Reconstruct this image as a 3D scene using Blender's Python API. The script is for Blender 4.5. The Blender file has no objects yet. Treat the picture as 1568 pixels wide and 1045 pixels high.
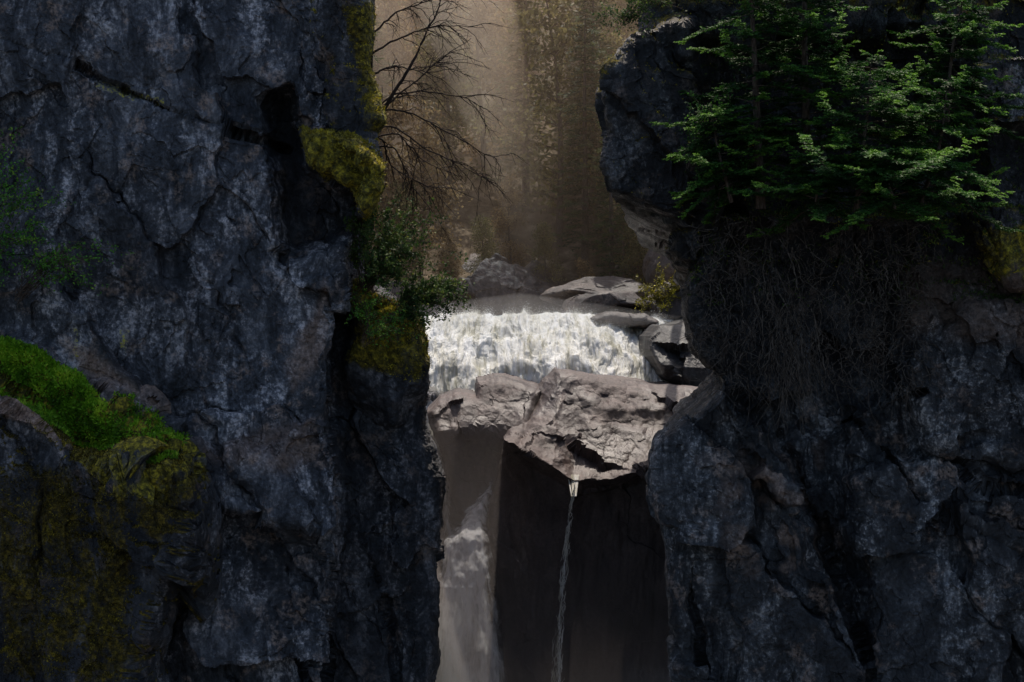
import bpy, bmesh, math, numpy as np
from math import radians, sin, cos, pi
rng=np.random.default_rng(7)
K=0.0004      # metres per survey unit per metre of distance
def W(a,b,y):
    a=np.asarray(a,float); b=np.asarray(b,float); y=np.asarray(y,float)
    return np.stack(np.broadcast_arrays((a-784)*K*y, y+0*a, (522-b)*K*y),-1)
scene=bpy.context.scene
# ---------------------------------------------------------------- noise
perm=rng.permutation(256); G=rng.normal(size=(256,3)); G/=np.linalg.norm(G,axis=1)[:,None]
RJ=rng.random((256,3)); RT=rng.normal(size=(256,3))*.6; RO=rng.random(256)*2-1
def hsh(i,j,k): return perm[(perm[(perm[i&255]+j)&255]+k)&255]
def perlin(P,s=0):
    P=P+s*17.31
    I=np.floor(P).astype(np.int64); f=P-I; u=f*f*f*(f*(f*6-15)+10)
    r=0
    for dx in (0,1):
        wx=u[:,0] if dx else 1-u[:,0]
        for dy in (0,1):
            wy=u[:,1] if dy else 1-u[:,1]
            for dz in (0,1):
                wz=u[:,2] if dz else 1-u[:,2]
                g=G[hsh(I[:,0]+dx,I[:,1]+dy,I[:,2]+dz)]
                r=r+wx*wy*wz*(g[:,0]*(f[:,0]-dx)+g[:,1]*(f[:,1]-dy)+g[:,2]*(f[:,2]-dz))
    return r*1.5
def fbm(P,o=4,s=0,g=.5,ridge=False):
    r=0;a=1;t=0
    for i in range(o):
        n=perlin(P*2.03**i,s+i)
        if ridge: n=1-2*np.abs(n)
        r=r+a*n;t+=a;a*=g
    return r/t
def facet(P,s=0,tilt=1.):
    P=P+s*9.7
    I=np.floor(P).astype(np.int64); f=P-I
    b=np.full(len(P),9.);b2=b.copy();best=np.zeros(len(P),np.int64);BV=np.zeros_like(P)
    for dx in (-1,0,1):
        for dy in (-1,0,1):
            for dz in (-1,0,1):
                h=hsh(I[:,0]+dx,I[:,1]+dy,I[:,2]+dz)
                v=f-RJ[h]-np.array([dx,dy,dz])
                d=(v*v).sum(1); m=d<b
                b2=np.where(m,b,np.minimum(b2,d)); b=np.where(m,d,b)
                best=np.where(m,h,best); BV[m]=v[m]
    return RO[best]*.5+tilt*(RT[best]*BV).sum(1), np.sqrt(b2)-np.sqrt(b)
def sm(x,a,b):
    t=np.clip((x-a)/(b-a),0,1); return t*t*(3-2*t)
def segd(a,b,poly,closed=True):
    d=np.full(a.shape,1e9); n=len(poly)
    for i in range(n if closed else n-1):
        x0,y0=poly[i];x1,y1=poly[(i+1)%n]
        ex,ey=x1-x0,y1-y0
        t=np.clip(((a-x0)*ex+(b-y0)*ey)/(ex*ex+ey*ey+1e-9),0,1)
        d=np.minimum(d,(a-x0-t*ex)**2+(b-y0-t*ey)**2)
    return np.sqrt(d)
def sdf(a,b,poly):
    d=segd(a,b,poly); ins=np.zeros(a.shape,bool); n=len(poly)
    for i in range(n):
        x0,y0=poly[i];x1,y1=poly[(i+1)%n]
        if y0==y1: continue
        c=((y0>b)!=(y1>b))&(a<(x1-x0)*(b-y0)/(y1-y0)+x0); ins^=c
    return np.where(ins,-d,d)
def inside(a,b,poly,s): return 1-sm(sdf(a,b,poly),-s,s)
# ---------------------------------------------------------------- mesh helpers
def mk(name,V,F,mat,smooth=False,attrs=None,parent=None):
    V=np.asarray(V,np.float32); F=np.asarray(F,np.int32); k=F.shape[1]
    me=bpy.data.meshes.new(name)
    me.vertices.add(len(V)); me.vertices.foreach_set('co',V.ravel())
    me.loops.add(F.size); me.loops.foreach_set('vertex_index',F.ravel())
    me.polygons.add(len(F)); me.polygons.foreach_set('loop_start',np.arange(len(F),dtype=np.int32)*k)
    me.update(calc_edges=True)
    me.polygons.foreach_set('use_smooth',np.full(len(F),smooth))
    if attrs:
        for n,v in attrs.items():
            if v.ndim==1:
                at=me.attributes.new(n,'FLOAT','POINT'); at.data.foreach_set('value',v.astype(np.float32))
            else:
                at=me.attributes.new(n,'FLOAT_COLOR','POINT'); at.data.foreach_set('color',v.astype(np.float32).ravel())
    me.validate(); me.update()
    if mat: me.materials.append(mat)
    ob=bpy.data.objects.new(name,me); scene.collection.objects.link(ob)
    if parent: ob.parent=parent
    return ob
def empty(name):
    e=bpy.data.objects.new(name,None); scene.collection.objects.link(e); return e
def gridF(R,C):
    i=np.arange(R-1)[:,None]*C+np.arange(C-1)[None]; i=i.ravel()
    return np.stack([i,i+C,i+C+1,i+1],1)
def gridN(P):
    du=np.gradient(P,axis=1); dv=np.gradient(P,axis=0)
    n=np.cross(dv,du); n/=np.linalg.norm(n,axis=2)[...,None]+1e-9
    return n
def tubes(lines,sides=5):
    """lines: list of (points Nx3, radii N)"""
    Vs=[];Fs=[];o=0
    for p,r in lines:
        p=np.asarray(p,float); r=np.asarray(r,float); n=len(p)
        t=np.gradient(p,axis=0); t/=np.linalg.norm(t,axis=1)[:,None]+1e-9
        ref=np.where(np.abs(t[:,2:3])>.9,[[1.,0,0]],[[0,0,1.]])
        a=np.cross(t,ref); a/=np.linalg.norm(a,axis=1)[:,None]+1e-9; b=np.cross(t,a)
        an=np.arange(sides)*2*pi/sides
        ring=p[:,None]+r[:,None,None]*(np.cos(an)[None,:,None]*a[:,None]+np.sin(an)[None,:,None]*b[:,None])
        Vs.append(ring.reshape(-1,3))
        i=np.arange(n-1)[:,None]*sides; j=np.arange(sides)[None]; j2=(j+1)%sides
        Fs.append(np.stack([i+j,i+j2,i+sides+j2,i+sides+j],-1).reshape(-1,4)+o); o+=n*sides
    return np.concatenate(Vs),np.concatenate(Fs)
def unit(v): return v/(np.linalg.norm(v,axis=-1,keepdims=True)+1e-9)
def blades(O,D,N,L,w):
    """diamond leaves from O along D, lying perpendicular to N"""
    S=unit(np.cross(D,N)); L=np.asarray(L)[:,None]; w=np.asarray(w)[:,None]
    V=np.stack([O,O+D*L*.45+S*w*.5,O+D*L,O+D*L*.45-S*w*.5],1).reshape(-1,3)
    F=np.arange(len(O)*4).reshape(-1,4); return V,F
def smoothline(pts,n,wob=0,r=rng):
    pts=np.asarray(pts,float); t=np.linspace(0,len(pts)-1,n); 
    out=np.stack([np.interp(t,np.arange(len(pts)),pts[:,k]) for k in range(3)],1)
    for _ in range(2): out[1:-1]=(out[:-2]+out[1:-1]*2+out[2:])/4
    if wob:
        w=np.cumsum(r.normal(size=out.shape),0)*wob; w-=np.linspace(0,1,n)[:,None]*w[-1]*.5; out=out+w-w[0]
    return out
# ---------------------------------------------------------------- materials
class NT:
    def __init__(s,name):
        s.m=bpy.data.materials.new(name); s.m.use_nodes=True; s.t=s.m.node_tree; s.t.nodes.clear()
        s.out=s.n('ShaderNodeOutputMaterial')
    def n(s,ty,**kw):
        x=s.t.nodes.new(ty)
        for k,v in kw.items(): setattr(x,k,v)
        return x
    def l(s,a,b): s.t.links.new(a,b)
    def co(s,scale=(1,1,1),rot=(0,0,0)):
        tc=s.n('ShaderNodeTexCoord'); mp=s.n('ShaderNodeMapping'); mp.inputs['Scale'].default_value=scale; mp.inputs['Rotation'].default_value=rot
        s.l(tc.outputs['Object'],mp.inputs['Vector']); return mp.outputs[0]
    def noise(s,co,sc,det=6,rough=.6,dist=0):
        x=s.n('ShaderNodeTexNoise'); x.inputs['Scale'].default_value=sc; x.inputs['Detail'].default_value=det
        x.inputs['Roughness'].default_value=rough; x.inputs['Distortion'].default_value=dist; s.l(co,x.inputs['Vector']); return x.outputs['Fac']
    def ramp(s,f,st):
        x=s.n('ShaderNodeValToRGB'); e=x.color_ramp.elements
        while len(e)<len(st): e.new(.5)
        for q,(p,c) in zip(e,st):
            q.position=p; q.color=(c,c,c,1) if not isinstance(c,tuple) else (*c,1)
        s.l(f,x.inputs[0]); return x.outputs[0]
    def mix(s,f,a,b,mode='MIX'):
        x=s.n('ShaderNodeMix',data_type='RGBA',blend_type=mode); x.clamp_factor=True
        for sock,v in ((x.inputs[0],f),(x.inputs[6],a),(x.inputs[7],b)):
            if isinstance(v,tuple): sock.default_value=(*v,1)
            elif isinstance(v,(int,float)): sock.default_value=v
            else: s.l(v,sock)
        return x.outputs[2]
    def math(s,op,a,b=0.):
        x=s.n('ShaderNodeMath',operation=op)
        for sock,v in zip(x.inputs,(a,b)):
            if isinstance(v,(int,float)): sock.default_value=v
            else: s.l(v,sock)
        return x.outputs[0]
    def attr(s,n): return s.n('ShaderNodeAttribute',attribute_name=n)
    def bump(s,h,st,d):
        x=s.n('ShaderNodeBump'); x.inputs['Strength'].default_value=st; x.inputs['Distance'].default_value=d; s.l(h,x.inputs['Height']); return x.outputs[0]
    def bsdf(s,col,rough=.8,spec=.3,nor=None):
        x=s.n('ShaderNodeBsdfPrincipled'); x.inputs['Specular IOR Level'].default_value=spec
        if isinstance(col,tuple): x.inputs['Base Color'].default_value=(*col,1)
        else: s.l(col,x.inputs['Base Color'])
        if isinstance(rough,(int,float)): x.inputs['Roughness'].default_value=rough
        else: s.l(rough,x.inputs['Roughness'])
        if nor is not None: s.l(nor,x.inputs['Normal'])
        return x.outputs[0]
def rock_mat(name,dark,mid,light,spk=(.66,.63,.66),spk_t=.535,tan=(.46,.34,.27),masks=True,warm_amt=.65,bd=.16,spread=.13,f2lo=.22):
    m=NT(name); c=m.co(); cs=m.co((1,1,.45),(0,radians(28),0))
    big=m.noise(c,.35,4,.55); mot=m.noise(cs,1.3,9,.74,.5); fine=m.noise(c,7,7,.75); vf=m.noise(c,26,3,.7)
    zone=m.ramp(m.noise(cs,.55,4,.6,.6),[(.42,0.),(.60,1.)])          # weathered zones versus smooth dark stone
    col=m.ramp(mot,[(.5-spread,dark),(.50,mid),(.5+spread,light)])
    col=m.mix(m.math('MULTIPLY',m.math('SUBTRACT',1.,zone),.72),col,m.ramp(mot,[(.35,dark),(.62,mid)]))
    col=m.mix(m.ramp(big,[(.40,.0),(.58,1.)]),m.mix(.6,col,dark),col)
    f2=m.ramp(fine,[(.36,f2lo),(.6,1.45)])
    col=m.mix(m.math('ADD',.45,m.math('MULTIPLY',zone,.5)),col,f2,'MULTIPLY')
    sp=m.math('MULTIPLY',m.ramp(fine,[(spk_t-.02,0.),(spk_t+.05,1.)]),m.ramp(mot,[(.47,0.),(.57,1.)]))
    col=m.mix(m.math('MULTIPLY',sp,m.math('ADD',.12,m.math('MULTIPLY',zone,.8))),col,spk)
    tn=m.math('MULTIPLY',m.ramp(m.noise(c,.9,7,.7),[(.55,0.),(.63,1.)]),m.ramp(fine,[(.42,0.),(.55,1.)]))
    col=m.mix(m.math('MULTIPLY',tn,warm_amt),col,tan)
    rough=m.ramp(big,[(.35,.32),(.6,.68)])
    h=m.math('ADD',m.math('MULTIPLY',mot,1.2),m.math('ADD',m.math('MULTIPLY',fine,.5),m.math('MULTIPLY',vf,.15)))
    if masks:
        a=m.attr('masks'); sp3=m.n('ShaderNodeSeparateColor'); m.l(a.outputs['Color'],sp3.inputs[0])
        col=m.mix(sp3.outputs[2],col,m.ramp(fine,[(.35,(.10,.065,.045)),(.6,(.60,.42,.32))]))
        wt=m.attr('darken'); col=m.mix(wt.outputs['Fac'],col,m.mix(1.,col,(.28,.28,.28),'MULTIPLY'))  # marked regions of the rock colour are painted darker, gloss unchanged
        mc=m.ramp(m.noise(c,6,8,.72),[(.36,(.016,.018,.005)),(.5,(.14,.125,.015)),(.62,(.50,.41,.03))])
        mc=m.mix(wt.outputs['Fac'],mc,m.mix(1.,mc,(.30,.24,.22),'MULTIPLY'))
        mm=m.ramp(m.math('ADD',sp3.outputs[0],m.math('MULTIPLY',m.math('SUBTRACT',mot,.5),1.9)),[(.42,0.),(.66,1.)])
        col=m.mix(mm,col,mc)
        lc=m.ramp(m.math('ADD',sp3.outputs[1],m.math('MULTIPLY',m.math('SUBTRACT',fine,.5),2.6)),[(.50,0.),(.7,1.)])
        col=m.mix(lc,col,(.50,.46,.05))
        rough=m.mix(mm,rough,(.95,.95,.95))
    m.l(m.bsdf(col,rough,.45,m.bump(h,1.,bd)),m.out.inputs[0]); return m.m
def leaf_mat(name,c0,c1,c2,trans=.35,rough=.6):
    m=NT(name); a=m.attr('tone'); col=m.ramp(a.outputs['Fac'],[(0.,c0),(.55,c1),(1.,c2)])
    b=m.bsdf(col,rough,.25); t=m.n('ShaderNodeBsdfTranslucent'); m.l(col,t.inputs[0])
    x=m.n('ShaderNodeMixShader'); x.inputs[0].default_value=trans; m.l(b,x.inputs[1]); m.l(t.outputs[0],x.inputs[2]); m.l(x.outputs[0],m.out.inputs[0]); return m.m
def bark_mat(name,c0,c1):
    m=NT(name); n=m.noise(m.co((1,1,.3)),14,4,.7); m.l(m.bsdf(m.ramp(n,[(.35,c0),(.65,c1)]),.9,.2),m.out.inputs[0]); return m.m
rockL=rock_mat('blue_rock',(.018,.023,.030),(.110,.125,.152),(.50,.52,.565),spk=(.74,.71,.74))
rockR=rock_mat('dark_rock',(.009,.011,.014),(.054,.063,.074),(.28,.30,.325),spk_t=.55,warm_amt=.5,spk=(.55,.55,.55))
rockC=rock_mat('river_rock',(.048,.035,.033),(.100,.075,.070),(.175,.135,.125),spk=(.20,.16,.145),spk_t=.64,bd=.05,warm_amt=.1,spread=.2,f2lo=.6)
rockB=rock_mat('bank_boulder_rock',(.030,.021,.017),(.08,.058,.048),(.16,.118,.10),spk=(.24,.18,.15),spk_t=.62,bd=.08,warm_amt=.3,spread=.16,f2lo=.5)
rockW=rock_mat('wet_rock',(.030,.028,.027),(.055,.050,.048),(.09,.082,.078),spk=(.16,.15,.14),spk_t=.7,bd=.06,warm_amt=.15)
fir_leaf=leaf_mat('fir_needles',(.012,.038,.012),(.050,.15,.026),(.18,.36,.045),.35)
bush_leaf=leaf_mat('bush_leaves',(.02,.05,.015),(.07,.13,.03),(.22,.26,.05),.35)
ivy_leaf=leaf_mat('fern_leaves',(.03,.10,.02),(.10,.30,.035),(.32,.46,.05),.3)
grass_leaf=leaf_mat('grass_leaves',(.05,.12,.01),(.20,.44,.02),(.50,.66,.05),.3)
moss_leaf=leaf_mat('moss_tufts',(.05,.05,.006),(.24,.20,.018),(.64,.54,.04),.2)
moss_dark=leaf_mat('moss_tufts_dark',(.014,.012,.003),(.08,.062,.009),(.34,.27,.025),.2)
autumn=leaf_mat('autumn_leaves',(.09,.055,.025),(.22,.14,.065),(.40,.28,.13),.45)
autumn2=leaf_mat('olive_leaves',(.05,.05,.018),(.14,.125,.045),(.29,.24,.09),.45)
bgfir=leaf_mat('far_fir_needles',(.018,.035,.015),(.045,.075,.025),(.10,.13,.04),.35)
bark=bark_mat('bark',(.03,.024,.018),(.13,.10,.08))
deadbark=bark_mat('dead_bark',(.010,.007,.006),(.04,.029,.024))
rootm=bark_mat('root_bark',(.018,.016,.014),(.15,.13,.11))
def water_mat(name,c0,c1,c2,sc=(1,1,1),alpha=None):
    m=NT(name); c=m.co(sc); n=m.noise(c,.9,8,.66,1.); f=m.noise(c,4,6,.65)
    col=m.ramp(m.math('ADD',m.math('MULTIPLY',n,.7),m.math('MULTIPLY',f,.3)),[(.38,c0),(.48,c1),(.58,c2)])
    b=m.bsdf(col,.7,.1,m.bump(m.math('ADD',n,m.math('MULTIPLY',f,.4)),.4,.12))
    tl=m.n('ShaderNodeBsdfTranslucent'); m.l(col,tl.inputs[0]); x0=m.n('ShaderNodeMixShader'); x0.inputs[0].default_value=.5 if alpha else .3
    m.l(b,x0.inputs[1]); m.l(tl.outputs[0],x0.inputs[2]); b=x0.outputs[0]
    if alpha:
        t=m.n('ShaderNodeBsdfTransparent'); x=m.n('ShaderNodeMixShader')
        a=m.attr('edge'); al=m.math('ADD',a.outputs['Fac'],m.math('MULTIPLY',m.math('SUBTRACT',m.noise(c,2.2,7,.7,.3),.5),alpha))
        m.l(m.ramp(al,[(.20,0.),(.95,1.)]),x.inputs[0]); m.l(t.outputs[0],x.inputs[1]); m.l(b,x.inputs[2]); b=x.outputs[0]
    m.l(b,m.out.inputs[0]); return m.m
foam=water_mat('white_water',(.50,.48,.37),(.82,.80,.73),(.96,.955,.94),(2.2,.30,.30))
fallm=water_mat('falling_water',(.6,.57,.58),(.85,.82,.83),(.95,.93,.94),(1.6,1.6,.22),alpha=2.2)
# ---------------------------------------------------------------- cliffs
def cliff(name,side,prof,far,depthf,maskf,mat,amp,NR=700,NC=560,b0=-170,b1=1240,seed=0):
    b=np.linspace(b0,b1,NR); pr=np.array(prof,float)
    e=np.interp(b,pr[:,1],pr[:,0])
    q=np.stack([b*.05,b*0+seed,b*0],1); e=e+fbm(q,4,seed+3)*5-4*(1 if side<0 else -1)
    NO=60; vis=0 if side<0 else 1568
    t=np.concatenate([np.linspace(0,1,NO,endpoint=False),np.linspace(1,2,NC)])
    A=np.where(t[None]<1, far+(vis-far)*t[None], vis+(e[:,None]-vis)*(t[None]-1))
    B=np.broadcast_to(b[:,None],A.shape)
    wp=np.stack([A.ravel()*.02,B.ravel()*.02,np.full(A.size,seed+.5)],1)
    wa=fbm(wp,4,seed).reshape(A.shape)*18; wb=fbm(wp,4,seed+9).reshape(A.shape)*18
    Y=depthf(A+wa,B+wb,A,B)
    de=np.abs(e[:,None]-A); s=np.clip(1-de/22,0,1); Y=Y+.9*(1-np.sqrt(1-s*s*.98))
    P=W(A,B,Y)
    k=np.arange(1,46); dy=.06*k+ .012*k**2
    E=P[:,-1:,:]
    Wd=np.repeat(E,len(k),1); Wd[...,1]+=dy[None]; Wd[...,0]+=side*.12*dy[None]
    P=np.concatenate([P,Wd],1)
    A2=np.concatenate([A,np.repeat(A[:,-1:],len(k),1)],1); B2=np.broadcast_to(b[:,None],A2.shape)
    top=[]
    for i in range(14,0,-1):
        r=P[0].copy(); r[:,1]+=i*i*.10; r[:,0]+=side*.16*i*i*.10; r[:,2]+=.03*i; top.append(r)
    P=np.concatenate([np.array(top),P],0)
    A2=np.concatenate([np.repeat(A2[:1],14,0),A2]);B2=np.concatenate([np.repeat(B2[:1],14,0),B2])
    N=gridN(P)
    if N[NR//2,NC//2,1]>0: N=-N
    R,C=P.shape[:2]; p=P.reshape(-1,3); n=N.reshape(-1,3)
    edge=np.concatenate([np.clip(de/70,.22,1),np.full((NR,len(k)),.3)],1); edge=np.concatenate([np.repeat(edge[:1],14,0),edge]).ravel()
    pw=p+1.0*np.stack([fbm(p*.5,4,seed+5),fbm(p*.5,4,seed+6),fbm(p*.5,4,seed+7)],1)
    rot=np.array([[.88,0,.47],[0,1,0],[-.47,0,.88]])
    ps=pw@rot.T*np.array([1,.5,.55])
    f1,c1=facet(ps*.30,seed,1.3); f2,c2=facet(ps*.95,seed+2,1.); f3,c3=facet(ps*3.0,seed+4,1.)
    rg=fbm(p*1.1,5,seed+8,.55); str_=fbm((p@rot.T)*np.array([.5,.5,3.2]),4,seed+14,.6)
    cm=sm(fbm(p*.4,2,seed+20),0,.25)
    h=amp*(edge*.60*f1+.11*edge*f2+.03*f3+.13*rg+.05*str_+.035*fbm(p*6,3,seed+1,.6))
    h-=amp*cm*(.20*np.exp(-(c1/.03)**2))
    m=maskf(A2.ravel(),B2.ravel(),p,n) # columns: moss, lichen, tan, grass, up-moss, painted darkening
    h=h+m[:,0]*.14*(fbm(p*2.2,4,seed+12)+.6)
    p=p+n*h[:,None]
    N2=gridN(p.reshape(R,C,3)).reshape(-1,3)
    if N2[(R//2)*C+C//2,1]>0: N2=-N2
    m[:,0]=np.clip(m[:,0]+m[:,4]*sm(N2[:,2],.25,.7),0,1)
    F=gridF(R,C)
    if side>0: F=F[:,::-1]
    mk(name,p,F,mat,False,{'masks':np.concatenate([m[:,:3],np.ones((len(m),1))],1),'darken':m[:,5]})
    return p,N2,m,A2.ravel(),B2.ravel()
Lprof=[(560,-170),(572,0),(568,60),(562,105),(575,150),(589,180),(572,200),(583,240),(589,270),(580,305),(560,335),(556,360),(565,420),(600,440),(640,470),(654,505),(661,560),(657,620),(655,650),(668,690),(681,730),(678,790),(671,830),(680,900),(678,960),(676,1020),(668,1060),(670,1240)]
polyTop=[(482,-200),(640,-200),(640,345),(545,345),(560,260),(520,200),(505,170),(515,100),(490,60)]
polyMoss=[(458,194),(520,210),(570,232),(592,260),(588,325),(560,335),(540,290),(500,268),(474,250)]
polyPocket1=[(408,150),(445,148),(452,185),(470,195),(470,250),(500,275),(545,290),(545,340),(500,385),(440,395),(425,350),(430,260),(412,215)]
polySlab=[(545,335),(528,400),(520,470),(512,560),(500,640),(510,700),(522,780),(512,860),(505,920),(480,1250),(760,1250),(760,335)]
polyLow=[(288,682),(345,694),(400,694),(478,640),(515,650),(522,800),(492,832),(450,808),(345,780),(305,720)]
polyUnder=[(300,770),(450,815),(500,835),(500,1250),(190,1250),(225,960),(275,860)]
polyOut=[(-600,560),(-100,575),(0,600),(60,625),(120,690),(200,712),(285,700),(302,760),(275,860),(232,960),(213,1045),(200,1250),(-600,1250)]
polyGrass=[(-300,480),(0,508),(60,540),(120,582),(190,622),(240,660),(290,690),(240,722),(170,704),(100,665),(40,618),(0,596),(-300,565)]
crackL=[(-200,20),(0,64),(90,84),(160,125),(240,158),(330,192),(440,228)]
def depthL(a,b,A,B):
    y=50+0*a
    y+= -0.9*inside(a,b,polyTop,8)
    y+= 1.5*inside(a,b,polyPocket1,16)
    y+= -1.9*inside(a,b,polyMoss,8)
    y+= 3.2*inside(a,b,polySlab,7)
    y+= -1.2*inside(a,b,[(535,420),(640,470),(665,520),(660,600),(600,640),(530,570)],22)
    y+= -0.7*inside(a,b,polyLow,5)
    y+= 1.1*inside(a,b,polyUnder,9)
    y+= -3.0*inside(a,b,polyOut,16)-.9*inside(a,b,polyGrass,30)
    y+= .9*np.exp(-(segd(a*.35+A*.65,b*.35+B*.65,crackL,False)/3.)**2)
    y+= .7*np.exp(-(segd(a,b,[(100,560),(180,640),(290,690),(345,780),(450,806),(492,832)],False)/5)**2)
    y+= .5*np.exp(-(segd(a,b,[(440,860),(440,960),(470,1045)],False)/4)**2)
    y+= .5*np.exp(-(segd(a,b,[(570,860),(600,960),(610,1045)],False)/5)**2)
    return y
def masksL(a,b,p,n):
    m=np.zeros((len(a),6)); nz=fbm(p*.9,4,33)*14
    a2=a+nz;b2=b+nz*.7
    m[:,0]=np.maximum.reduce([.98*inside(a2,b2,polyMoss,8),.66*inside(a2,b2,[(515,0),(600,0),(600,200),(560,200),(540,120)],14),
        .68*inside(a2,b2,[(525,430),(660,470),(668,560),(640,590),(540,560)],14),
        .60*inside(a2,b2,[(60,640),(290,690),(300,750),(250,830),(215,800),(200,1045),(120,1045),(150,850),(130,720)],18),
        .5*inside(a2,b2,[(-10,720),(120,700),(160,860),(120,1045),(-10,1045)],20),
        .9*inside(a2,b2,polyGrass,8)])
    m[:,1]=np.maximum.reduce([.8*inside(a2*.3+a*.7,b2*.3+b*.7,[(318,785),(334,790),(340,840),(326,892),(318,880)],6),
        .5*inside(a2,b2,[(178,500),(198,505),(192,540),(178,535)],5),.5*inside(a2,b2,[(145,120),(255,150),(250,168),(140,132)],6),
        .55*inside(a,b,[(556,60),(578,145),(592,180),(580,186),(562,130)],6),  # sunlit rim of the cliff edge, painted yellow through the lichen channel
        .45*inside(a2,b2,[(120,500),(135,510),(128,560),(118,560)],5)])
    m[:,2]=.75*np.maximum.reduce([inside(a2,b2,[(115,530),(150,540),(215,590),(240,640),(200,625),(120,570)],10)*.8,
        inside(a2,b2,[(440,560),(500,430),(510,500),(490,560),(450,600)],10)*.6,
        inside(a2,b2,[(0,585),(60,605),(150,690),(130,700),(40,650),(0,640)],6),
        inside(a2,b2,[(300,690),(480,640),(480,700),(440,720),(310,700)],16)*.45])
    m[:,4]=.9*np.maximum(inside(a2,b2,polyTop,20),inside(a2,b2,[(-300,560),(290,690),(300,1045),(-300,1045)],20))
    m[:,3]=inside(a2,b2,polyGrass,8)
    m[:,5]=np.maximum.reduce([.72*inside(a2,b2,polySlab,14)*(1-.85*inside(a2,b2,[(525,430),(660,470),(668,560),(540,540)],14)),.9*inside(a2,b2,polyPocket1,14),.75*inside(a2,b2,polyTop,20)*(1-.6*sm(a2,540,565)),.85*inside(a2,b2,polyOut,14)*sm(sdf(a2,b2,polyGrass),10,60),.45*inside(a,b,[(130,250),(230,250),(330,420),(300,640),(180,560),(100,400)],60),.4*sm(150-a,0,200)])*(1-inside(a2,b2,polyMoss,8))  # slab, top, outcrop and left painted darker; shade painted into the hollow
    return m
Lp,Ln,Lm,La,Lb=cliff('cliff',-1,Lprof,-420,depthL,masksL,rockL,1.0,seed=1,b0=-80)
Rprof=[(985,-170),(975,0),(968,40),(946,80),(920,108),(915,150),(926,200),(918,250),(930,288),(975,312),(1035,336),(1052,348),(1030,360),(1018,384),(1030,398),(1060,404),(1046,440),(1048,490),(1058,535),(1082,560),(1110,573),(1102,594),(1070,625),(1030,655),(1005,680),(998,740),(1008,790),(1020,850),(1014,900),(1020,960),(1026,1045),(1030,1240)]
def depthR(a,b,A,B):
    y=49+0*a
    y+= -1.0*inside(a,b,[(900,60),(1055,30),(1065,200),(1060,345),(900,345)],12)
    y+= 1.6*inside(a,b,[(1070,60),(1480,60),(1500,320),(1100,325),(1070,200)],25)
    y+= 1.4*inside(a,b,[(1100,345),(1420,345),(1380,560),(1300,640),(1180,660),(1100,560)],22)
    y+= -1.2*inside(a,b,[(980,600),(1100,590),(1190,660),(1250,800),(1330,1000),(1350,1250),(980,1250)],10)
    y+= -1.0*inside(a,b,[(1290,735),(1430,690),(1700,640),(1900,640),(1900,1250),(1390,1250),(1320,900)],12)
    y+= -.9*inside(a,b,[(1400,560),(1480,470),(1900,430),(1900,630),(1430,680)],10)
    y+= -1.3*inside(a,b,[(1470,330),(1900,300),(1900,430),(1550,430)],10)
    y+= -1.0*inside(a,b,[(1450,80),(1900,60),(1900,220),(1480,190)],10)
    y+= 1.0*inside(a,b,[(1180,650),(1300,640),(1300,740),(1330,900),(1250,860)],14)
    for ln,w,d in (([(1190,660),(1255,800),(1330,1000)],5,1.),([(1300,640),(1440,790),(1568,850)],5,.8),([(1060,640),(1090,760),(1060,900),(1075,1045)],4,.6),([(1440,690),(1500,740),(1600,760)],4,.7)):
        y+=d*np.exp(-(segd(a,b,ln,False)/w)**2)
    return y
def masksR(a,b,p,n):
    m=np.zeros((len(a),6)); nz=fbm(p*.9,4,43)*14; a2=a+nz;b2=b+nz*.7
    m[:,0]=np.maximum.reduce([.50*inside(a2,b2,[(950,-20),(1900,-60),(1900,20),(1400,30),(980,20)],20),
        .62*inside(a2,b2,[(1480,340),(1580,350),(1580,440),(1500,400)],10),.45*inside(a2,b2,[(918,100),(940,85),(945,110),(925,150)],6)])
    m[:,1]=.36*inside(a2,b2,[(1490,350),(1600,370),(1600,430),(1530,410)],14)
    m[:,2]=np.maximum(.3*inside(a2,b2,[(1380,400),(1900,400),(1900,520),(1400,520)],20),.40*inside(a2,b2,[(1100,700),(1240,680),(1280,860),(1200,900),(1120,840)],40)*sm(fbm(p*1.1,4,55),0,.3))
    m[:,4]=.5*sm(520-b2,0,100)
    m[:,5]=np.maximum(.78*sm(600-b2,-20,60)*(1-.8*inside(a2,b2,[(1450,80),(1900,60),(1900,220),(1480,190)],20))*(1-.6*inside(a2,b2,[(1400,450),(1900,400),(1900,640),(1400,640)],30)),.3*sm(b2-860,0,140))  # rock colour painted darker in the upper part and towards the foot
    m[:,5]*=1-inside(a2,b2,[(1480,340),(1580,350),(1580,440),(1500,400)],10)
    return m
Rp,Rn,Rm,Ra,Rb=cliff('cliff',1,Rprof,1990,depthR,masksR,rockR,1.15,seed=4,b0=-25)
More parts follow.
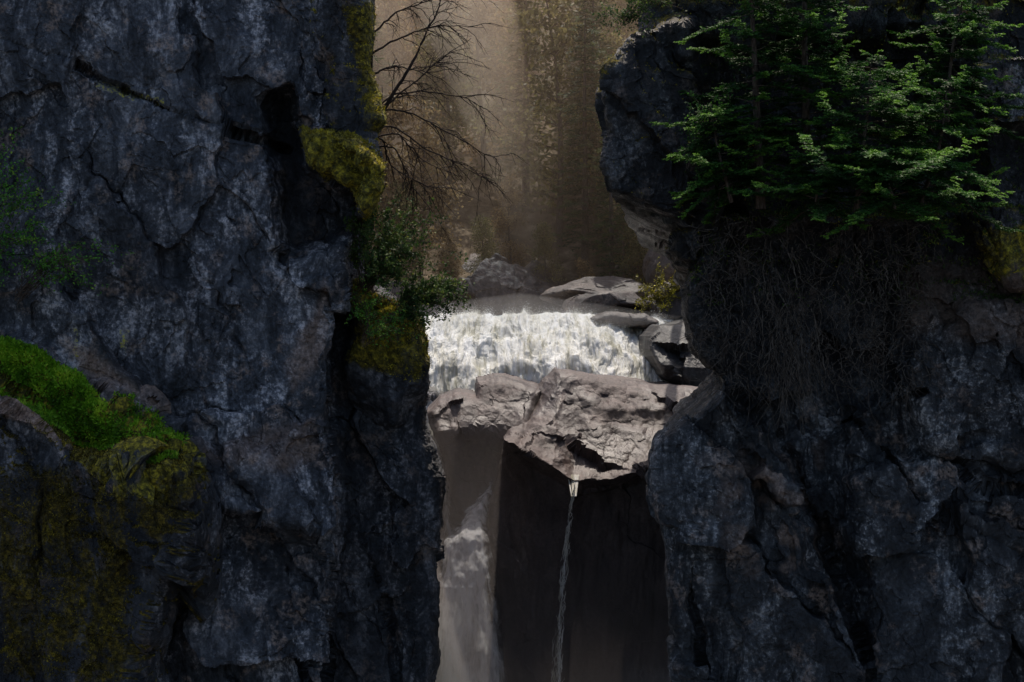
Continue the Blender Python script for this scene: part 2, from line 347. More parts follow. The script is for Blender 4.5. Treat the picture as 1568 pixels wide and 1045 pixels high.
# ---------------------------------------------------------------- river rocks built as relief blocks
def block(name,poly,depthf,mat,back=9,amp=1.,seed=0,step=1.5,pad=5,rr=14,Rm_=.8,fs=.5,b1=1250,flat=None,fine=.12,darken=0.,fdarken=.45):
    pl=np.array(poly,float); a=np.arange(pl[:,0].min()-pad,pl[:,0].max()+pad,step); b=np.arange(pl[:,1].min()-pad,min(b1,pl[:,1].max()+pad),step)
    A,B=np.meshgrid(a,b); q=np.stack([A.ravel()*.03,B.ravel()*.03,np.full(A.size,seed+.3)],1)
    w1=fbm(q,4,seed).reshape(A.shape)*6; w2=fbm(q,4,seed+5).reshape(A.shape)*6
    d=sdf(A+w1,B+w2,poly)
    Y=depthf(A+w1*1.5,B+w2*1.5); s=np.clip(1+d/rr,0,1); Y=Y+Rm_*(1-np.sqrt(1-s*s*.99))
    P=W(A,B,Y); out=np.clip(d/pad,0,1.)
    N=gridN(P); N=np.where(N[...,1:2]>0,-N,N); p=P.reshape(-1,3); n=N.reshape(-1,3)
    pw=p+.6*np.stack([fbm(p*.7,3,seed+5),fbm(p*.7,3,seed+6),fbm(p*.7,3,seed+7)],1)
    f1,c1=facet(pw*fs*np.array([.8,1,1.1]),seed,1.3); f2,c2=facet(pw*fs*2.4*np.array([.6,1,1.]),seed+2,1.1)
    h=amp*(.6*f1+fine*f2+.14*fbm(p*1.0,3,seed+8))
    if flat is not None:
        fl=flat(A,B).ravel(); h=h*(1-.8*fl)+fl*(.35*fbm(p*np.array([.55,.55,.14]),4,seed+30)+.10*fbm(p*np.array([2.,2.,.5]),3,seed+31))
    h=h*np.clip(-d.ravel()/30,.15,1)
    p=p+n*h[:,None]; p[:,1]+=back*out.ravel()
    F=gridF(*A.shape); keep=(out.ravel()[F].min(1)<1); F=F[keep]
    z=np.zeros((len(p),4)); z[:,3]=1
    at={'masks':z,'darken':np.full(len(p),darken)}
    if flat is not None: at['darken']=fdarken*flat(A,B).ravel()
    return mk(name,p,F,mat,False,at)
polyC=[(775,652),(800,622),(833,582),(852,566),(885,572),(940,578),(1000,588),(1060,592),(1140,610),(1140,1260),(790,1260),(776,1045),(768,960),(760,880),(746,820),(750,770),(760,740),(768,700)]
def lipf(a): return np.interp(a,[760,800,850,880,940,1000,1060,1150],[668,690,712,736,730,714,700,700])
def depthC(a,b):
    lip=lipf(a); top=np.interp(a,[770,800,850,1000,1150],[650,620,565,588,610])
    up=np.clip((lip-b)/(lip-top+1),0,1.2)
    y=71+7*up**.9
    y=y+1.0*sm(b-lip,0,22)+.006*np.maximum(b-lip,0)
    y+=1.2*sm(820-a,0,60)*(b>lip)
    y+=.6*np.exp(-(segd(a,b,[(850,568),(812,625),(795,680)],False)/6)**2)
    for l in ([(790,640),(850,655),(900,650),(1010,668)],[(880,600),(930,625),(1020,630)]):
        u=b-np.interp(a,[q[0] for q in l],[q[1] for q in l])
        y-=.55*sm(u,-5,5)*np.exp(-np.clip(u,0,99)/18)*sm(a,l[0][0]-20,l[0][0]+25)*(1-sm(a,l[-1][0]-20,l[-1][0]+20))
    return y
block('river_boulder',polyC,depthC,rockC,seed=11,amp=.75,fs=.34,fine=.03,flat=lambda a,b:sm(b-lipf(a),8,60),fdarken=0.)
polyB=[(655,632),(672,612),(700,602),(728,607),(733,583),(768,578),(800,588),(830,596),(815,640),(790,700),(772,760),(740,780),(715,800),(700,785),(690,755),(680,705),(664,665)]
block('river_boulder',polyB,lambda a,b:75.2+3.*np.clip((660-b)/80,0,1)+.004*np.maximum(b-660,0),rockC,seed=13,amp=.7,back=3,fs=.4,fine=.03,flat=lambda a,b:sm(b,650,720),fdarken=0.)
block('gorge_wall',[(560,560),(680,600),(760,640),(900,640),(1250,640),(1250,1260),(560,1260)],lambda a,b:81+0*a,rockW,seed=17,amp=1.2,step=3)
block('bank_rock',[(994,515),(1010,500),(1060,490),(1160,480),(1200,640),(1080,640),(1045,594),(1015,575),(996,545)],lambda a,b:80+3*np.clip((560-b)/80,0,1),rockW,seed=19,amp=.45,rr=20,fine=.03,darken=.4)
block('bank_rock',[(905,486),(935,476),(990,481),(1010,493),(995,506),(960,499),(925,498)],lambda a,b:88+0*a,rockB,seed=21,amp=.4,rr=8,step=1.2,darken=.3)
# ---------------------------------------------------------------- white water
def cascade():
    nA,nV=680,460
    v=np.linspace(0,1,nV)
    Yv=np.interp(v,[0,.25,.40,.6,.75,.9,1],[100,90,87.5,84.5,82.5,81,80])
    bv=np.interp(v,[0,.25,.40,.6,.75,.9,1],[483,485,496,524,562,620,700])
    zv=(522-bv)*K*Yv
    for _ in range(6): zv[1:-1]=(zv[:-2]+zv[1:-1]*2+zv[2:])/4
    A=np.linspace(600,1090,nA)[None]+0*v[:,None]
    X=(A-784)*K*84; Y=np.repeat(Yv[:,None],nA,1); Z=np.repeat(zv[:,None],nA,1)
    Z=Z+.25*sm(A,760,860)*sm(-A,-905,-850)*sm(v,0,.2)[:,None]
    drop=sm(A,860,1050)*sm(v,.1,.5)[:,None]; Z=Z-1.2*drop
    xx=np.stack([A[0]*.012,A[0]*0,A[0]*0],1); Z=Z+(.55*fbm(xx,4,77,.6)[None])*sm(v,.05,.3)[:,None]; Y=Y+(1.8*fbm(xx*1.3,4,78,.6))[None]
    p=np.stack([X,Y,Z],-1).reshape(-1,3)
    N=gridN(p.reshape(nV,nA,3)); N=np.where(N[...,2:3]<0,-N,N).reshape(-1,3)
    vv=np.repeat(v,nA); q=np.stack([p[:,0],vv*7,vv*0],1)           # x across, v down the flow
    qw=q+.45*np.stack([fbm(q*.8,3,71),fbm(q*.8,3,72),fbm(q*.8,3,73)],1)
    h=.62*fbm(qw*np.array([.7,.7,1]),3,61)+.38*fbm(qw*np.array([1.9,.9,1]),5,62,.6)+.07*fbm(qw*np.array([7.,1.6,1]),3,66,.6)
    h*=np.clip(sm(vv,.05,.35),.4,1)
    p=p+N*h[:,None]
    mk('river_rapids_water',p,gridF(nV,nA),foam,True)
    r=np.random.default_rng(8); n=80000                        # spray thrown off the crests
    m2=(p[:,1]<93)&(p[:,1]>80)&(p[:,0]>-6)&(p[:,0]<9); w=(np.clip(h+.1,0,None)**1.5)*m2
    id=r.choice(len(p),n,p=w/w.sum()); O=p[id]+np.abs(r.normal(size=(n,3)))*np.array([.2,-.12,.30])*r.random((n,1))**1.5
    V,F=blades(O,unit(r.normal(size=O.shape)),unit(r.normal(size=O.shape)),r.uniform(.012,.04,n),r.uniform(.012,.035,n))
    mk('water_spray',V,F,foam)
cascade()
def fallsheet(name,poly,yk,seed,amp=.35,step=1.6):
    pl=np.array(poly,float); a=np.arange(pl[:,0].min()-8,pl[:,0].max()+8,step); b=np.arange(pl[:,1].min()-6,pl[:,1].max()+6,step)
    A,B=np.meshgrid(a,b); q=np.stack([A.ravel()*.05,B.ravel()*.025,A.ravel()*0+seed],1); d=sdf(A+9*fbm(q,3,3).reshape(A.shape),B,poly)
    Y=np.interp(B,[k[0] for k in yk],[k[1] for k in yk]); P=W(A,B,Y).reshape(-1,3)
    h=amp*fbm(P*np.array([1.3,1,.35]),4,seed,.5)+.08*fbm(P*np.array([4.,1,.6]),3,seed+4,.6)-.04*np.clip(d.ravel()+14,0,20)
    P[:,1]-=h; F=gridF(*A.shape); dd=d.ravel(); F=F[dd[F].min(1)<6]
    mk(name,P,F,fallm,True,{'edge':sm(-dd,-6,20)})
fallsheet('waterfall',[(752,732),(757,760),(748,800),(756,880),(766,960),(780,1060),(800,1250),(650,1250),(664,1045),(668,850),(676,830),(695,812),(714,775)],[(730,75.0),(780,73.6),(830,72.2),(900,71.2),(1250,69.5)],71,.35)
fallsheet('waterfall',[(650,600),(668,598),(664,640),(668,680),(682,712),(692,770),(700,830),(676,830),(672,740),(650,690)],[(600,79),(830,76.5)],73,.2,1.2)
def trickle():
    L=[];r=np.random.default_rng(3)
    for i in range(230):
        s=r.random(); b0=737+(s*330); ln=r.uniform(5,32)
        bb=np.linspace(b0,b0+ln,6); w=1.5+np.clip((bb-737)/300,0,1)*6
        aa=np.interp(bb,[735,800,880,960,1045,1150],[881,871,862,857,851,846])+r.normal(0,.6)*w+r.normal(0,.8,6)
        yy=np.interp(bb,[735,770,1045],[70.6,70.4,70.0]); L.append((W(aa,bb,yy),np.full(6,r.uniform(.006,.022))*np.array([.3,.8,1,1,.8,.3])))
    for i in range(10):
        bb=np.linspace(727,760,6); aa=879+r.normal(0,5)*np.linspace(1,.4,6); yy=np.linspace(71.4,70.4,6); L.append((W(aa,bb,yy),np.full(6,.03)))
    V,F=tubes(L,4); mk('thin_waterfall',V,F,foam,True)
trickle()
# ---------------------------------------------------------------- polyhedral boulders
bpy.ops.mesh.primitive_ico_sphere_add(subdivisions=6,radius=1); _o=bpy.context.object; _me=_o.data
IV=np.array([v.co[:] for v in _me.vertices]); IF=np.array([p.vertices[:] for p in _me.polygons]); bpy.data.objects.remove(_o)
def boulder(name,c,size,mat,seed,parent=None,lo=False):
    r=np.random.default_rng(seed); n=unit(r.normal(size=(15,3))); d=r.uniform(.72,1.,15)
    dots=IV@n.T; rr=np.where(dots>.05,d/np.maximum(dots,.05),9); k=14.; rad=-np.log(np.exp(-k*np.minimum(rr,3)).sum(1))/k; rad=np.minimum(rad,1.25)
    p=IV*rad[:,None]*np.asarray(size)
    f,cc=facet(p*.7+seed,seed%7,1.); p=p+IV*(.10*min(size)*f+.12*min(size)*fbm(p*1.1+seed,4,2))[:,None]
    z=np.zeros((len(p),4)); z[:,3]=1
    return mk(name,p+np.asarray(c),IF,mat,False,{'masks':z},parent)
sh=empty('riverbank_boulders')
for i,(a,b,w,h,y) in enumerate([(770,452,66,50,104),(826,440,40,40,106),(905,450,76,20,99),(940,468,62,20,96),(940,394,32,32,112),(868,458,26,24,101),(985,430,40,26,105),(1040,412,44,38,100),
        (1045,470,60,32,94),(700,455,50,34,106),(640,470,60,40,103),(960,415,22,14,108),(735,420,36,26,110)]):
    c=W(a,b,y); s=K*y; boulder('boulder_%d'%i,c,(w*s,w*s*.9,h*s*1.1),rockB,100+i,sh)
# ---------------------------------------------------------------- terrain
def terrain():
    x=np.linspace(-170,170,300); y=np.concatenate([np.linspace(93,200,260),np.linspace(202,420,40)])
    X,Yg=np.meshgrid(x,y); p=np.stack([X,Yg,0*X],-1).reshape(-1,3)
    t=np.maximum(Yg.ravel()-99,0)
    z=-.6+ .50*t+ .010*np.abs(p[:,0]-3)**1.5*sm(t,0,20)
    z=z+(2.2*fbm(p*.09,5,81)+.9*fbm(p*.4,4,82,.55,True))*sm(t,-1,12)
    z=np.minimum(z,75+.05*t); p[:,2]=z
    m=NT('forest_floor'); c=m.co(); n=m.noise(c,.6,8,.7); col=m.ramp(n,[(.35,(.04,.03,.018)),(.5,(.11,.08,.05)),(.65,(.24,.18,.12))])
    m.l(m.bsdf(col,.95,.1,m.bump(n,.8,.5)),m.out.inputs[0])
    mk('hillside',p,gridF(300,300),m.m,True)
    def H(xx,yy):
        q=np.array([[xx,yy,0.]]); tt=max(yy-99,0)
        return float((-.6+.5*tt+.010*abs(xx-3)**1.5*sm(tt,0,20)+(2.2*fbm(q*.09,5,81)+.9*fbm(q*.4,4,82,.55,True))*sm(tt,-1,12))[0])
    return H
H=terrain()
gx=np.linspace(-400,400,90); GX,GY=np.meshgrid(gx,gx+200); gp=np.stack([GX,GY,0*GX],-1).reshape(-1,3); gp[:,2]=-23+.8*fbm(gp*.05,3,5)
mk('ground',gp,gridF(90,90),rockW,True)
# ---------------------------------------------------------------- trees
def fir_mesh(h,R,seed,nb=90,tw=22,bl=8,bw=.035,tl=.42,droop=.35,bot=.12,irr=0.,ex=.7):
    r=np.random.default_rng(seed); T=[];O=[];D=[];L=[];tone=[]
    tr=smoothline([(0,0,0),(r.normal()*.1,r.normal()*.1,h*.5),(0,0,h)],14,.01,r); T.append((tr,np.linspace(.016*h+.02,.01,14)))
    for i in range(nb):
        u=bot+(1-bot)*((i+r.random())/nb)**1.05; z=u*h; az=i*2.4+r.normal()*.5
        ln=R*(1-u)**ex*r.uniform(.45-.2*irr,1.2+.25*irr)+.2
        d=np.array([cos(az),sin(az),0]); s=np.linspace(0,1,12)
        path=np.array([0,0,z])+d*ln*s[:,None]+np.array([0,0,1])*(ln*(r.uniform(-.15*irr,.25+.2*irr)*s-droop*s**2+.24*s**4))[:,None]
        path+=np.cumsum(r.normal(size=path.shape)*(.016+.014*irr)*ln,0)*s[:,None]
        T.append((path,np.linspace(.010+.004*ln,.004,12)))
        k=max(6,int(tw*ln/R)); tt=np.linspace(.16,1,k)
        pp=np.stack([np.interp(tt,s,path[:,q]) for q in range(3)],1)
        side=np.cross(d,[0,0,1])
        for sg in (1,-1):
            dd=unit(d*.75+side*sg*(.95-.4*tt[:,None])+np.array([0,0,-.12])+r.normal(size=(k,3))*.16)
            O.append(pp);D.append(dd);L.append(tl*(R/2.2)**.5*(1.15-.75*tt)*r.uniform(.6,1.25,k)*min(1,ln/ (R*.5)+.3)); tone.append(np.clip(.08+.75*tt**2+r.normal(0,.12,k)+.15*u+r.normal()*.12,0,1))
        O.append(pp[-1:]);D.append(unit(d[None]+[[0,0,.1]]));L.append(np.array([tl*.5]));tone.append(np.array([.9]))
    O=np.concatenate(O);D=np.concatenate(D);L=np.concatenate(L);tone=np.concatenate(tone)
    bo=[];bd=[];bL=[];bt=[]
    S=unit(np.cross(D,[0,0,1.])) 
    for j in range(bl):
        f=(j+.5)/bl
        for sg in (1,-1):
            bo.append(O+D*(L*f)[:,None]+r.normal(size=O.shape)*.006); bd.append(unit(D*.8+S*sg*.7+r.normal(size=O.shape)*.25)); bL.append(L*.42*(1.1-.6*f)); bt.append(tone)
    bo.append(O);bd.append(D);bL.append(L);bt.append(tone*.8)
    bo=np.concatenate(bo);bd=np.concatenate(bd);bL=np.concatenate(bL);bt=np.concatenate(bt)
    V,F=blades(bo,bd,unit(np.array([[0,-.35,1.]])+r.normal(size=bo.shape)*.5),bL,np.full(len(bo),bw))
    return T,V,F,np.repeat(np.clip(bt+r.normal(0,.08,len(bt)),0,1),4)
def place_tree(name,base,T,V,F,tone,lm,bm,tilt=0):
    e=empty(name); e.location=base; e.rotation_euler=(0,tilt,0)
    tv,tf=tubes(T,6); mk('trunk',tv,tf,bm,True,None,e); mk('foliage',V,F,lm,False,{'tone':tone},e)
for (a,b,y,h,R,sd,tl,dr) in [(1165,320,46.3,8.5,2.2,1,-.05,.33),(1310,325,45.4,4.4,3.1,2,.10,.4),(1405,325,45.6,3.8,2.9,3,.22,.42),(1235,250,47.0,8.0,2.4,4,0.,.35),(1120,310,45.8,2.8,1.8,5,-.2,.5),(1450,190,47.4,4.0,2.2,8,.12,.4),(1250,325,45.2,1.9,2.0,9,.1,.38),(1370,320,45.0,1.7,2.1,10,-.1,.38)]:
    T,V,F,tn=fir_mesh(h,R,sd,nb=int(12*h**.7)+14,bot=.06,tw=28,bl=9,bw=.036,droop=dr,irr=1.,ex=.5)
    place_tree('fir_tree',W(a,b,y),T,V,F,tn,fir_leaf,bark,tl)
# distant forest
def broad_mesh(h,seed,n=4600):
    r=np.random.default_rng(seed); T=[]
    tr=smoothline([(0,0,0),(r.normal()*.4,r.normal()*.4,h*.5),(r.normal()*.6,r.normal()*.6,h)],12,.05,r); T.append((tr,np.linspace(.016*h,.03,12)))
    C=[]
    for i in range(42):
        u=r.uniform(.22,1); b=tr[int(u*11)]; az=r.uniform(0,6.28); ln=h*.2*(1.15-u)**.6*r.uniform(.5,1.2)
        tip=b+np.array([cos(az)*ln,sin(az)*ln,ln*r.uniform(-.1,.7)]); T.append((smoothline([b,(b+tip)/2+[0,0,.1*ln],tip],6),np.linspace(.05,.015,6))); C.append(tip);C.append((b+tip*2)/3)
    C=np.array(C); id=r.integers(0,len(C),n); O=C[id]+r.normal(size=(n,3))*np.array([.65,.65,.5])*h/18
    V,F=blades(O,unit(r.normal(size=(n,3))+[0,0,-.4]),unit(r.normal(size=(n,3))),r.uniform(.2,.5,n),r.uniform(.14,.3,n))
    tn=np.clip(r.random(len(C))[id]*.8+r.normal(.12,.15,n),0,1); return T,V,F,np.repeat(tn,4)
tmpl=[]
for i in range(4):
    T,V,F,tn=broad_mesh(14+i*1.5,20+i); tv,tf=tubes(T,5)
    tmpl.append((tv,tf,V,F,tn,[autumn,autumn2][i%2]))
for i in range(2):
    T,V,F,tn=fir_mesh(19,3.0,30+i,nb=100,tw=12,bl=3,bw=.10,tl=.9,droop=.5,irr=.6); tv,tf=tubes(T,5)
    tmpl.append((tv,tf,V,F,tn,bgfir))
forest=empty('distant_forest'); meshes=[]
for i,(tv,tf,V,F,tn,lm) in enumerate(tmpl):
    a=mk('tm',tv,tf,bark,True); b=mk('lm',V,F,lm,False,{'tone':tn}); meshes.append((a.data,b.data)); bpy.data.objects.remove(a); bpy.data.objects.remove(b)
r=np.random.default_rng(5); placed=[]; cnt=0
def plant(xx,yy,k,s):
    global cnt
    rz=r.uniform(0,6.28)
    for md,nm in zip(meshes[k],('trunk','crown')):
        o=bpy.data.objects.new('%s_%d'%(nm,cnt),md); scene.collection.objects.link(o); o.parent=forest
        o.location=(xx,yy,H(xx,yy)-.3); o.scale=(s,s,s*r.uniform(.95,1.1)); o.rotation_euler=(0,0,rz)
    cnt+=1
for (x,y,k,s) in [(-8.5,104,0,.95),(-6.,106,2,.7),(-7.2,103,3,.5),(4.8,107,5,.95),(6.4,103,4,.75),(3.2,112,3,1.),(7.6,108,1,1.),(9.4,104,4,.9),(1.,119,5,1.),(-2.,124,2,1.),(5.6,113,4,1.1),(10.,112,5,1.),(-10.5,110,4,1.),(6.9,101,5,.42),(8.2,101,1,.45),(4.6,102,0,.32),(-4.6,117,1,.9),(0,109,2,.38),(-4,105,0,.36),(2.4,105,1,.34),(-1.8,106,3,.3)]:
    placed.append((x,y)); plant(x,y,k,s)
for tries in range(1500):
    yy=r.uniform(112,180); xx=r.uniform(-.15,.18)*yy*(1.15)
    if yy<124 and -6<xx<4 : continue
    if any((xx-q[0])**2+(yy-q[1])**2<(3.0+.016*(yy-100))**2*1.6 for q in placed): continue
    placed.append((xx,yy)); k=r.choice(6,p=[.20,.20,.18,.18,.12,.12]); plant(xx,yy,k,r.uniform(.65,1.1))
    if cnt>115: break
print('trees',cnt)
# ---------------------------------------------------------------- shrubs
def shrub(name,origin,tips,nper,size,mat,seed,spread=.25,sub=4,bm=bark,rad=.012):
    r=np.random.default_rng(seed); T=[];O=[]
    for tp in tips:
        for s in range(sub):
            t=np.asarray(tp)+r.normal(size=3)*spread; o=np.asarray(origin)+r.normal(size=3)*spread*.4
            mid=(o+t)/2+np.array([0,0,.25*np.linalg.norm(t-o)]); ln=smoothline([o,mid,t],16,.012,r)
            T.append((ln,np.linspace(rad,.003,16)))
            for q in range(3):
                i=r.integers(5,14); st=ln[i]; en=st+unit((t-o)[None])[0]*.3+r.normal(size=3)*spread*.8
                l2=smoothline([st,(st+en)/2,en],6,.01,r); T.append((l2,np.linspace(.006,.002,6)))
                ii=r.integers(1,6,nper//3); O.append(l2[ii]+r.normal(size=(len(ii),3))*.04)
            ii=r.integers(5,16,nper); O.append(ln[ii]+r.normal(size=(nper,3))*.05)
    O=np.concatenate(O); n=len(O); D=unit(r.normal(size=(n,3))+[0,0,.1])
    V,F=blades(O,D,unit(r.normal(size=(n,3))+[0,-.5,1.2]),r.uniform(.6,1.3,n)*size,r.uniform(.45,.75,n)*size)
    e=empty(name); tv,tf=tubes(T,4); mk('stems',tv,tf,bm,True,None,e)
    cl=fbm(O*2.5,2,seed%9); mk('leaves',V,F,mat,False,{'tone':np.repeat(np.clip(.4+cl*.8+r.normal(0,.18,n),0,1),4)},e)
shrub('shrub',W(560,440,51.6),[W(a,b,y) for a,b,y in [(560,345,51),(600,330,52),(640,345,52.5),(655,390,52),(620,380,51),(575,395,50.6),(600,420,51)]],50,.11,bush_leaf,1,.35,9)
shrub('shrub',W(600,490,52),[W(a,b,y) for a,b,y in [(670,455,52.5),(700,445,53),(690,470,52.5),(650,480,51.5),(710,452,53.5),(640,430,52)]],44,.11,bush_leaf,2,.22,9)
shrub('shrub',W(560,520,51.2),[W(a,b,y) for a,b,y in [(545,470,50.6),(580,460,50.8),(610,480,51),(560,500,50.4),(600,505,50.8),(640,500,51.4)]],30,.075,ivy_leaf,3,.3,4)
shrub('shrub',W(-40,420,48),[W(a,b,48.3) for a,b in [(10,230),(40,300),(60,290),(20,350),(50,370),(15,400),(-20,300),(30,250)]],34,.10,ivy_leaf,4,.35,5)
shrub('shrub',W(30,455,48.8),[W(a,b,48.5) for a,b in [(90,395),(130,405),(160,400),(190,385),(110,430),(150,440),(60,400)]],18,.10,ivy_leaf,5,.22,4)
shrub('shrub',W(1060,260,47),[W(a,b,46.2) for a,b in [(1070,170),(1090,200),(1060,230),(1080,260),(1110,150)]],30,.09,fir_leaf,6,.3,5)
shrub('shrub',W(960,30,48),[W(a,b,47.5) for a,b in [(960,10),(985,0),(1000,20),(940,40),(1030,10),(1010,-20)]],30,.08,bush_leaf,7,.3,5)
shrub('shrub',W(1020,480,93),[W(a,b,92.5) for a,b in [(1000,440),(1020,430),(1040,440),(1010,455),(1050,425)]],60,.14,moss_leaf,8,.6,5,rad=.02)
# ground cover growing on the rock
def cover(name,P,N,wt,n,size,mat,seed,up=.7):
    r=np.random.default_rng(seed); w=wt/wt.sum(); id=r.choice(len(P),n,p=w); O=P[id]+r.normal(size=(n,3))*.02
    D=unit(N[id]*.6+np.array([0,0,up])+r.normal(size=(n,3))*.7)
    V,F=blades(O,D,unit(r.normal(size=(n,3))+[0,-1,.6]),r.uniform(.5,1.4,n)*size,r.uniform(.3,.6,n)*size)
    cl=fbm(O*1.6,3,seed%7); mk(name,V,F,mat,False,{'tone':np.repeat(np.clip(.45+cl*.9+r.normal(0,.16,n),0,1),4)})
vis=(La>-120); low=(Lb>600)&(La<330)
cover('ledge_grass',Lp,Ln,(Lm[:,3]>.5)*vis*(.3+np.clip(Ln[:,2],0,1))+1e-12,32000,.12,grass_leaf,1)
cover('moss',Lp,Ln,(Lm[:,0]>.45)*vis*(~low)*(Lm[:,3]<.5)*(.04+np.clip(Ln[:,2],0,1)**2)+1e-12,26000,.07,moss_leaf,2,.3)
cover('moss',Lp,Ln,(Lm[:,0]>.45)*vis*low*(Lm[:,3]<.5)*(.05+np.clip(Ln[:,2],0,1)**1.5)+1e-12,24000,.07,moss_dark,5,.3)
visr=(Ra<1620)
cover('moss',Rp,Rn,(Rm[:,0]>.4)*visr*(.1+np.clip(Rn[:,2],0,1))+1e-12,12000,.06,moss_leaf,3,.3)
cover('ledge_scrub',Rp,Rn,visr*(Rb<470)*(Ra>1060)*np.clip(Rn[:,2]-.2,0,1)+1e-12,14000,.10,bush_leaf,4,.3)
# ---------------------------------------------------------------- dead tree
def deadtree():
    r=np.random.default_rng(9); T=[]
    mains=[[(540,240),(600,150),(640,85),(668,25),(690,-40)],[(545,210),(590,170),(640,175),(690,205),(745,240),(785,238)],[(550,200),(600,160),(660,110),(720,60)],
      [(550,200),(600,190),(650,230),(700,245),(760,285)],[(548,190),(585,215),(600,255),(640,280),(672,290)],[(560,60),(600,20),(650,5),(720,-20)],[(560,90),(610,60),(670,40),(740,40)],
      [(552,180),(600,140),(650,140),(710,150),(745,165)],[(572,200),(566,120),(572,40),(560,-60)],[(556,120),(600,100),(640,110),(690,95)],[(560,215),(610,205),(640,245),(690,262)],[(560,230),(600,225),(625,265),(640,300)]]
    for k,mn in enumerate(mains):
        y=51.5+.25*k; ln=smoothline([W(a,b,y+.4*j) for j,(a,b) in enumerate(mn)],30,.02,r)
        T.append((ln,np.linspace(.08 if k in(0,8) else .042,.008,30)))
        for s in range(15 if k!=8 else 3):
            i=r.integers(6,29); d=unit((ln[min(i+1,29)]-ln[i-1])[None])[0]; L=r.uniform(.5,1.6)
            e=ln[i]+d*L*.7+np.array([r.normal()*.35,r.normal()*.3,r.uniform(-.9,.2)])*L
            l2=smoothline([ln[i],ln[i]*.45+e*.55+[0,0,.12*L],e],12,.014,r); T.append((l2,np.linspace(.017,.005,12)))
            for q in range(4):
                j=r.integers(3,11); e2=l2[j]+unit((e-ln[i])[None])[0]*.3+r.normal(size=3)*.2+[0,0,-.12]
                T.append((smoothline([l2[j],(l2[j]+e2)/2,e2],6,.008,r),np.linspace(.008,.004,6)))
    V,F=tubes(T,5); mk('dead_tree',V,F,deadbark,True)
deadtree()
# ---------------------------------------------------------------- hanging roots
def roots():
    r=np.random.default_rng(12); T=[]
    for i in range(170):
        cx=r.choice([1210,1210,1180,1300,1120,1360]); a=r.normal(cx,22); b=r.uniform(345,540) if cx>1215 or cx<1200 else r.uniform(470,560); y=r.uniform(46.2,47.6); L=r.uniform(40,150)*(1 if abs(a-1210)<60 else .5)
        bb=np.linspace(b,b+L,14); aa=a+np.cumsum(r.normal(0,3.2,14))+ (bb-b)*r.normal(0,.22); T.append((W(aa,bb,y-.002*(bb-b)+np.cumsum(r.normal(0,.03,14))),np.linspace(r.uniform(.009,.03),.004,14)))
    for i in range(1100):
        o=W(r.uniform(1060,1430),r.uniform(325,600),r.uniform(46.2,47.6)); e=o+r.normal(size=3)*.45+[0,0,-.35]
        T.append((smoothline([o,(o+e)/2+r.normal(size=3)*.15,e],7,.02,r),np.linspace(.010,.003,7)))
    V,F=tubes(T,4); mk('hanging_roots',V,F,rootm,True)
roots()
# ---------------------------------------------------------------- mist (uniform air, banks and modelled sun shafts taper at their edges)
def vol(name,v,F,dens,col,an):
    m=NT(name+'_vol'); s=m.n('ShaderNodeVolumeScatter'); s.inputs['Color'].default_value=(*col,1); s.inputs['Density'].default_value=dens; s.inputs['Anisotropy'].default_value=an
    m.l(s.outputs[0],m.out.inputs['Volume'])
    me=bpy.data.meshes.new(name); me.from_pydata([tuple(q) for q in v],[],F); me.materials.append(m.m)
    bm=bmesh.new(); bm.from_mesh(me); bmesh.ops.recalc_face_normals(bm,faces=bm.faces)
    if bm.calc_volume(signed=True)<0: bmesh.ops.reverse_faces(bm,faces=bm.faces)
    bm.to_mesh(me); bm.free()
    o=bpy.data.objects.new(name,me); scene.collection.objects.link(o)
def box(lo,hi):
    return [(x,y,z) for x in (lo[0],hi[0]) for y in (lo[1],hi[1]) for z in (lo[2],hi[2])],[[0,1,3,2],[4,6,7,5],[0,4,5,1],[2,3,7,6],[0,2,6,4],[1,5,7,3]]
warm=(1.,.70,.49)
vol('valley_mist',*box((-60,94,-5),(60,185,60)),.0052,warm,.35)
def spindle(p0,p1,rx,ry,n=12):
    p0=np.array(p0,float);p1=np.array(p1,float);c=(p0+p1)/2
    ring=[tuple(c+np.array([cos(t)*rx,sin(t)*ry,0])) for t in np.arange(n)*2*pi/n]
    v=[tuple(p0)]+ring+[tuple(p1)]; F=[]
    for i in range(n): j=(i+1)%n; F+=[[0,1+i,1+j],[n+1,1+j,1+i]]
    return v,F
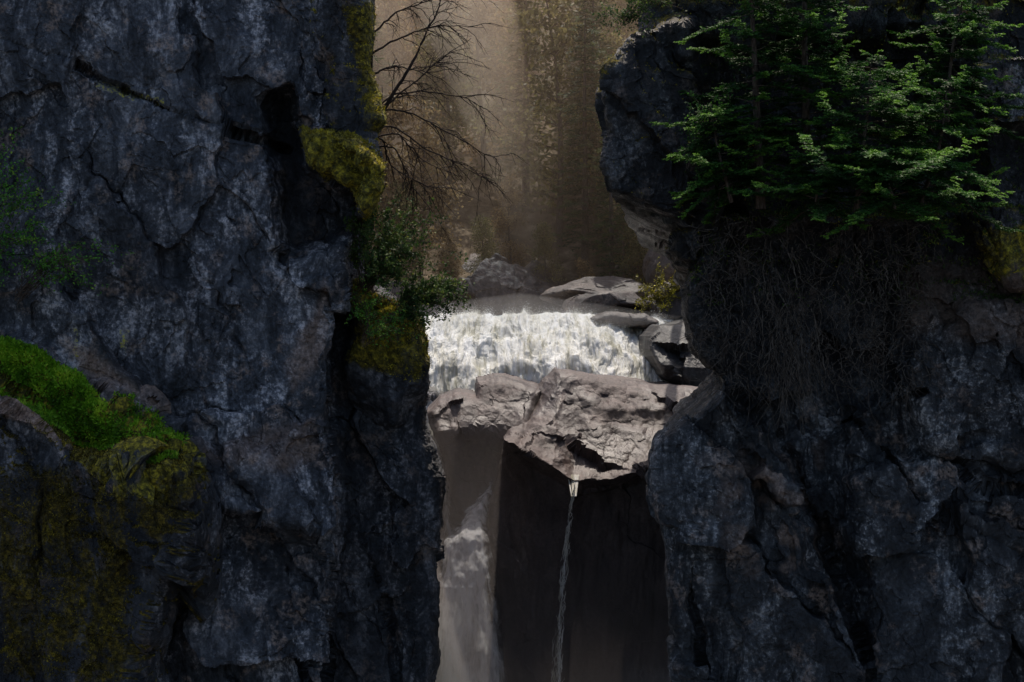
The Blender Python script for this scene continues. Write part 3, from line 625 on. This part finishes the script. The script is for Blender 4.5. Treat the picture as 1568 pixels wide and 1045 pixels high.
for q,(x0,x1,z0,z1,yc,rx,ry,dn) in enumerate([(-11,4.5,50,-4,108,3.6,6,.032),(-1.0,8,46,-4,116,2.2,5,.022),(-13,-5,46,0,112,2.2,5,.022)]):
    v,F=spindle((x0,yc+10,z0),(x1,yc-6,z1),rx,ry); vol('shaft_mist',v,F,dn,warm,.35)  # slanted spindles imitate sun shafts; the beams are put into the mist's shape
cool=(1.,.88,.84)
# low spray drifting above the rapids
v,F=spindle((-7.5,86.5,1.6),(9.5,87,1.5),.01,.01)
v=[(-9,86,1.4)]+[(0.5,86.5+2.4*cos(t),1.3+1.3*sin(t)) for t in np.arange(12)*pi/6]+[(10,87,1.2)]
vol('spray_mist',v,F,.06,(1,.93,.87),.2)
# spray cloud in the plunge gorge: thin at its top, thick towards the bottom
v=[(-9,75.0,-2.8),(14,75.0,-2.8),(-9,59.5,-24),(14,59.5,-24),(-9,78,-24),(14,78,-24)]
vol('gorge_mist',v,[[0,1,3,2],[0,4,5,1],[2,3,5,4],[0,2,4],[1,5,3]],.050,cool,.2)
v,F=spindle((-4.4,71,-5),(-3.2,66,-32),3.2,2.4); vol('gorge_mist',v,F,.26,cool,.2)
# ---------------------------------------------------------------- light, camera
EL,AZ=66,8
w=bpy.data.worlds.new('World'); scene.world=w; w.use_nodes=True; nt=w.node_tree
sk=nt.nodes.new('ShaderNodeTexSky'); sk.sky_type='NISHITA'; sk.sun_disc=False; sk.sun_elevation=radians(EL); sk.sun_rotation=radians(AZ); sk.air_density=1.; sk.dust_density=3.
bg=nt.nodes['Background']; bg.inputs[1].default_value=.15; nt.links.new(sk.outputs[0],bg.inputs[0])
sd=bpy.data.lights.new('sun','SUN'); sd.energy=5.0; sd.angle=radians(.6); sd.color=(1,.87,.74); so=bpy.data.objects.new('sun',sd); scene.collection.objects.link(so)
from mathutils import Vector
dv=Vector((sin(radians(AZ))*cos(radians(EL)),cos(radians(AZ))*cos(radians(EL)),sin(radians(EL))))
so.rotation_euler=dv.to_track_quat('Z','Y').to_euler(); so.location=(0,60,60)
cd=bpy.data.cameras.new('camera'); cd.lens=36/(1568*K); cd.sensor_width=36; cd.clip_end=2000; co=bpy.data.objects.new('camera',cd); scene.collection.objects.link(co)
co.rotation_euler=(radians(90),0,0); scene.camera=co
scene.view_settings.view_transform='Standard'; scene.view_settings.look='None'; scene.view_settings.exposure=0
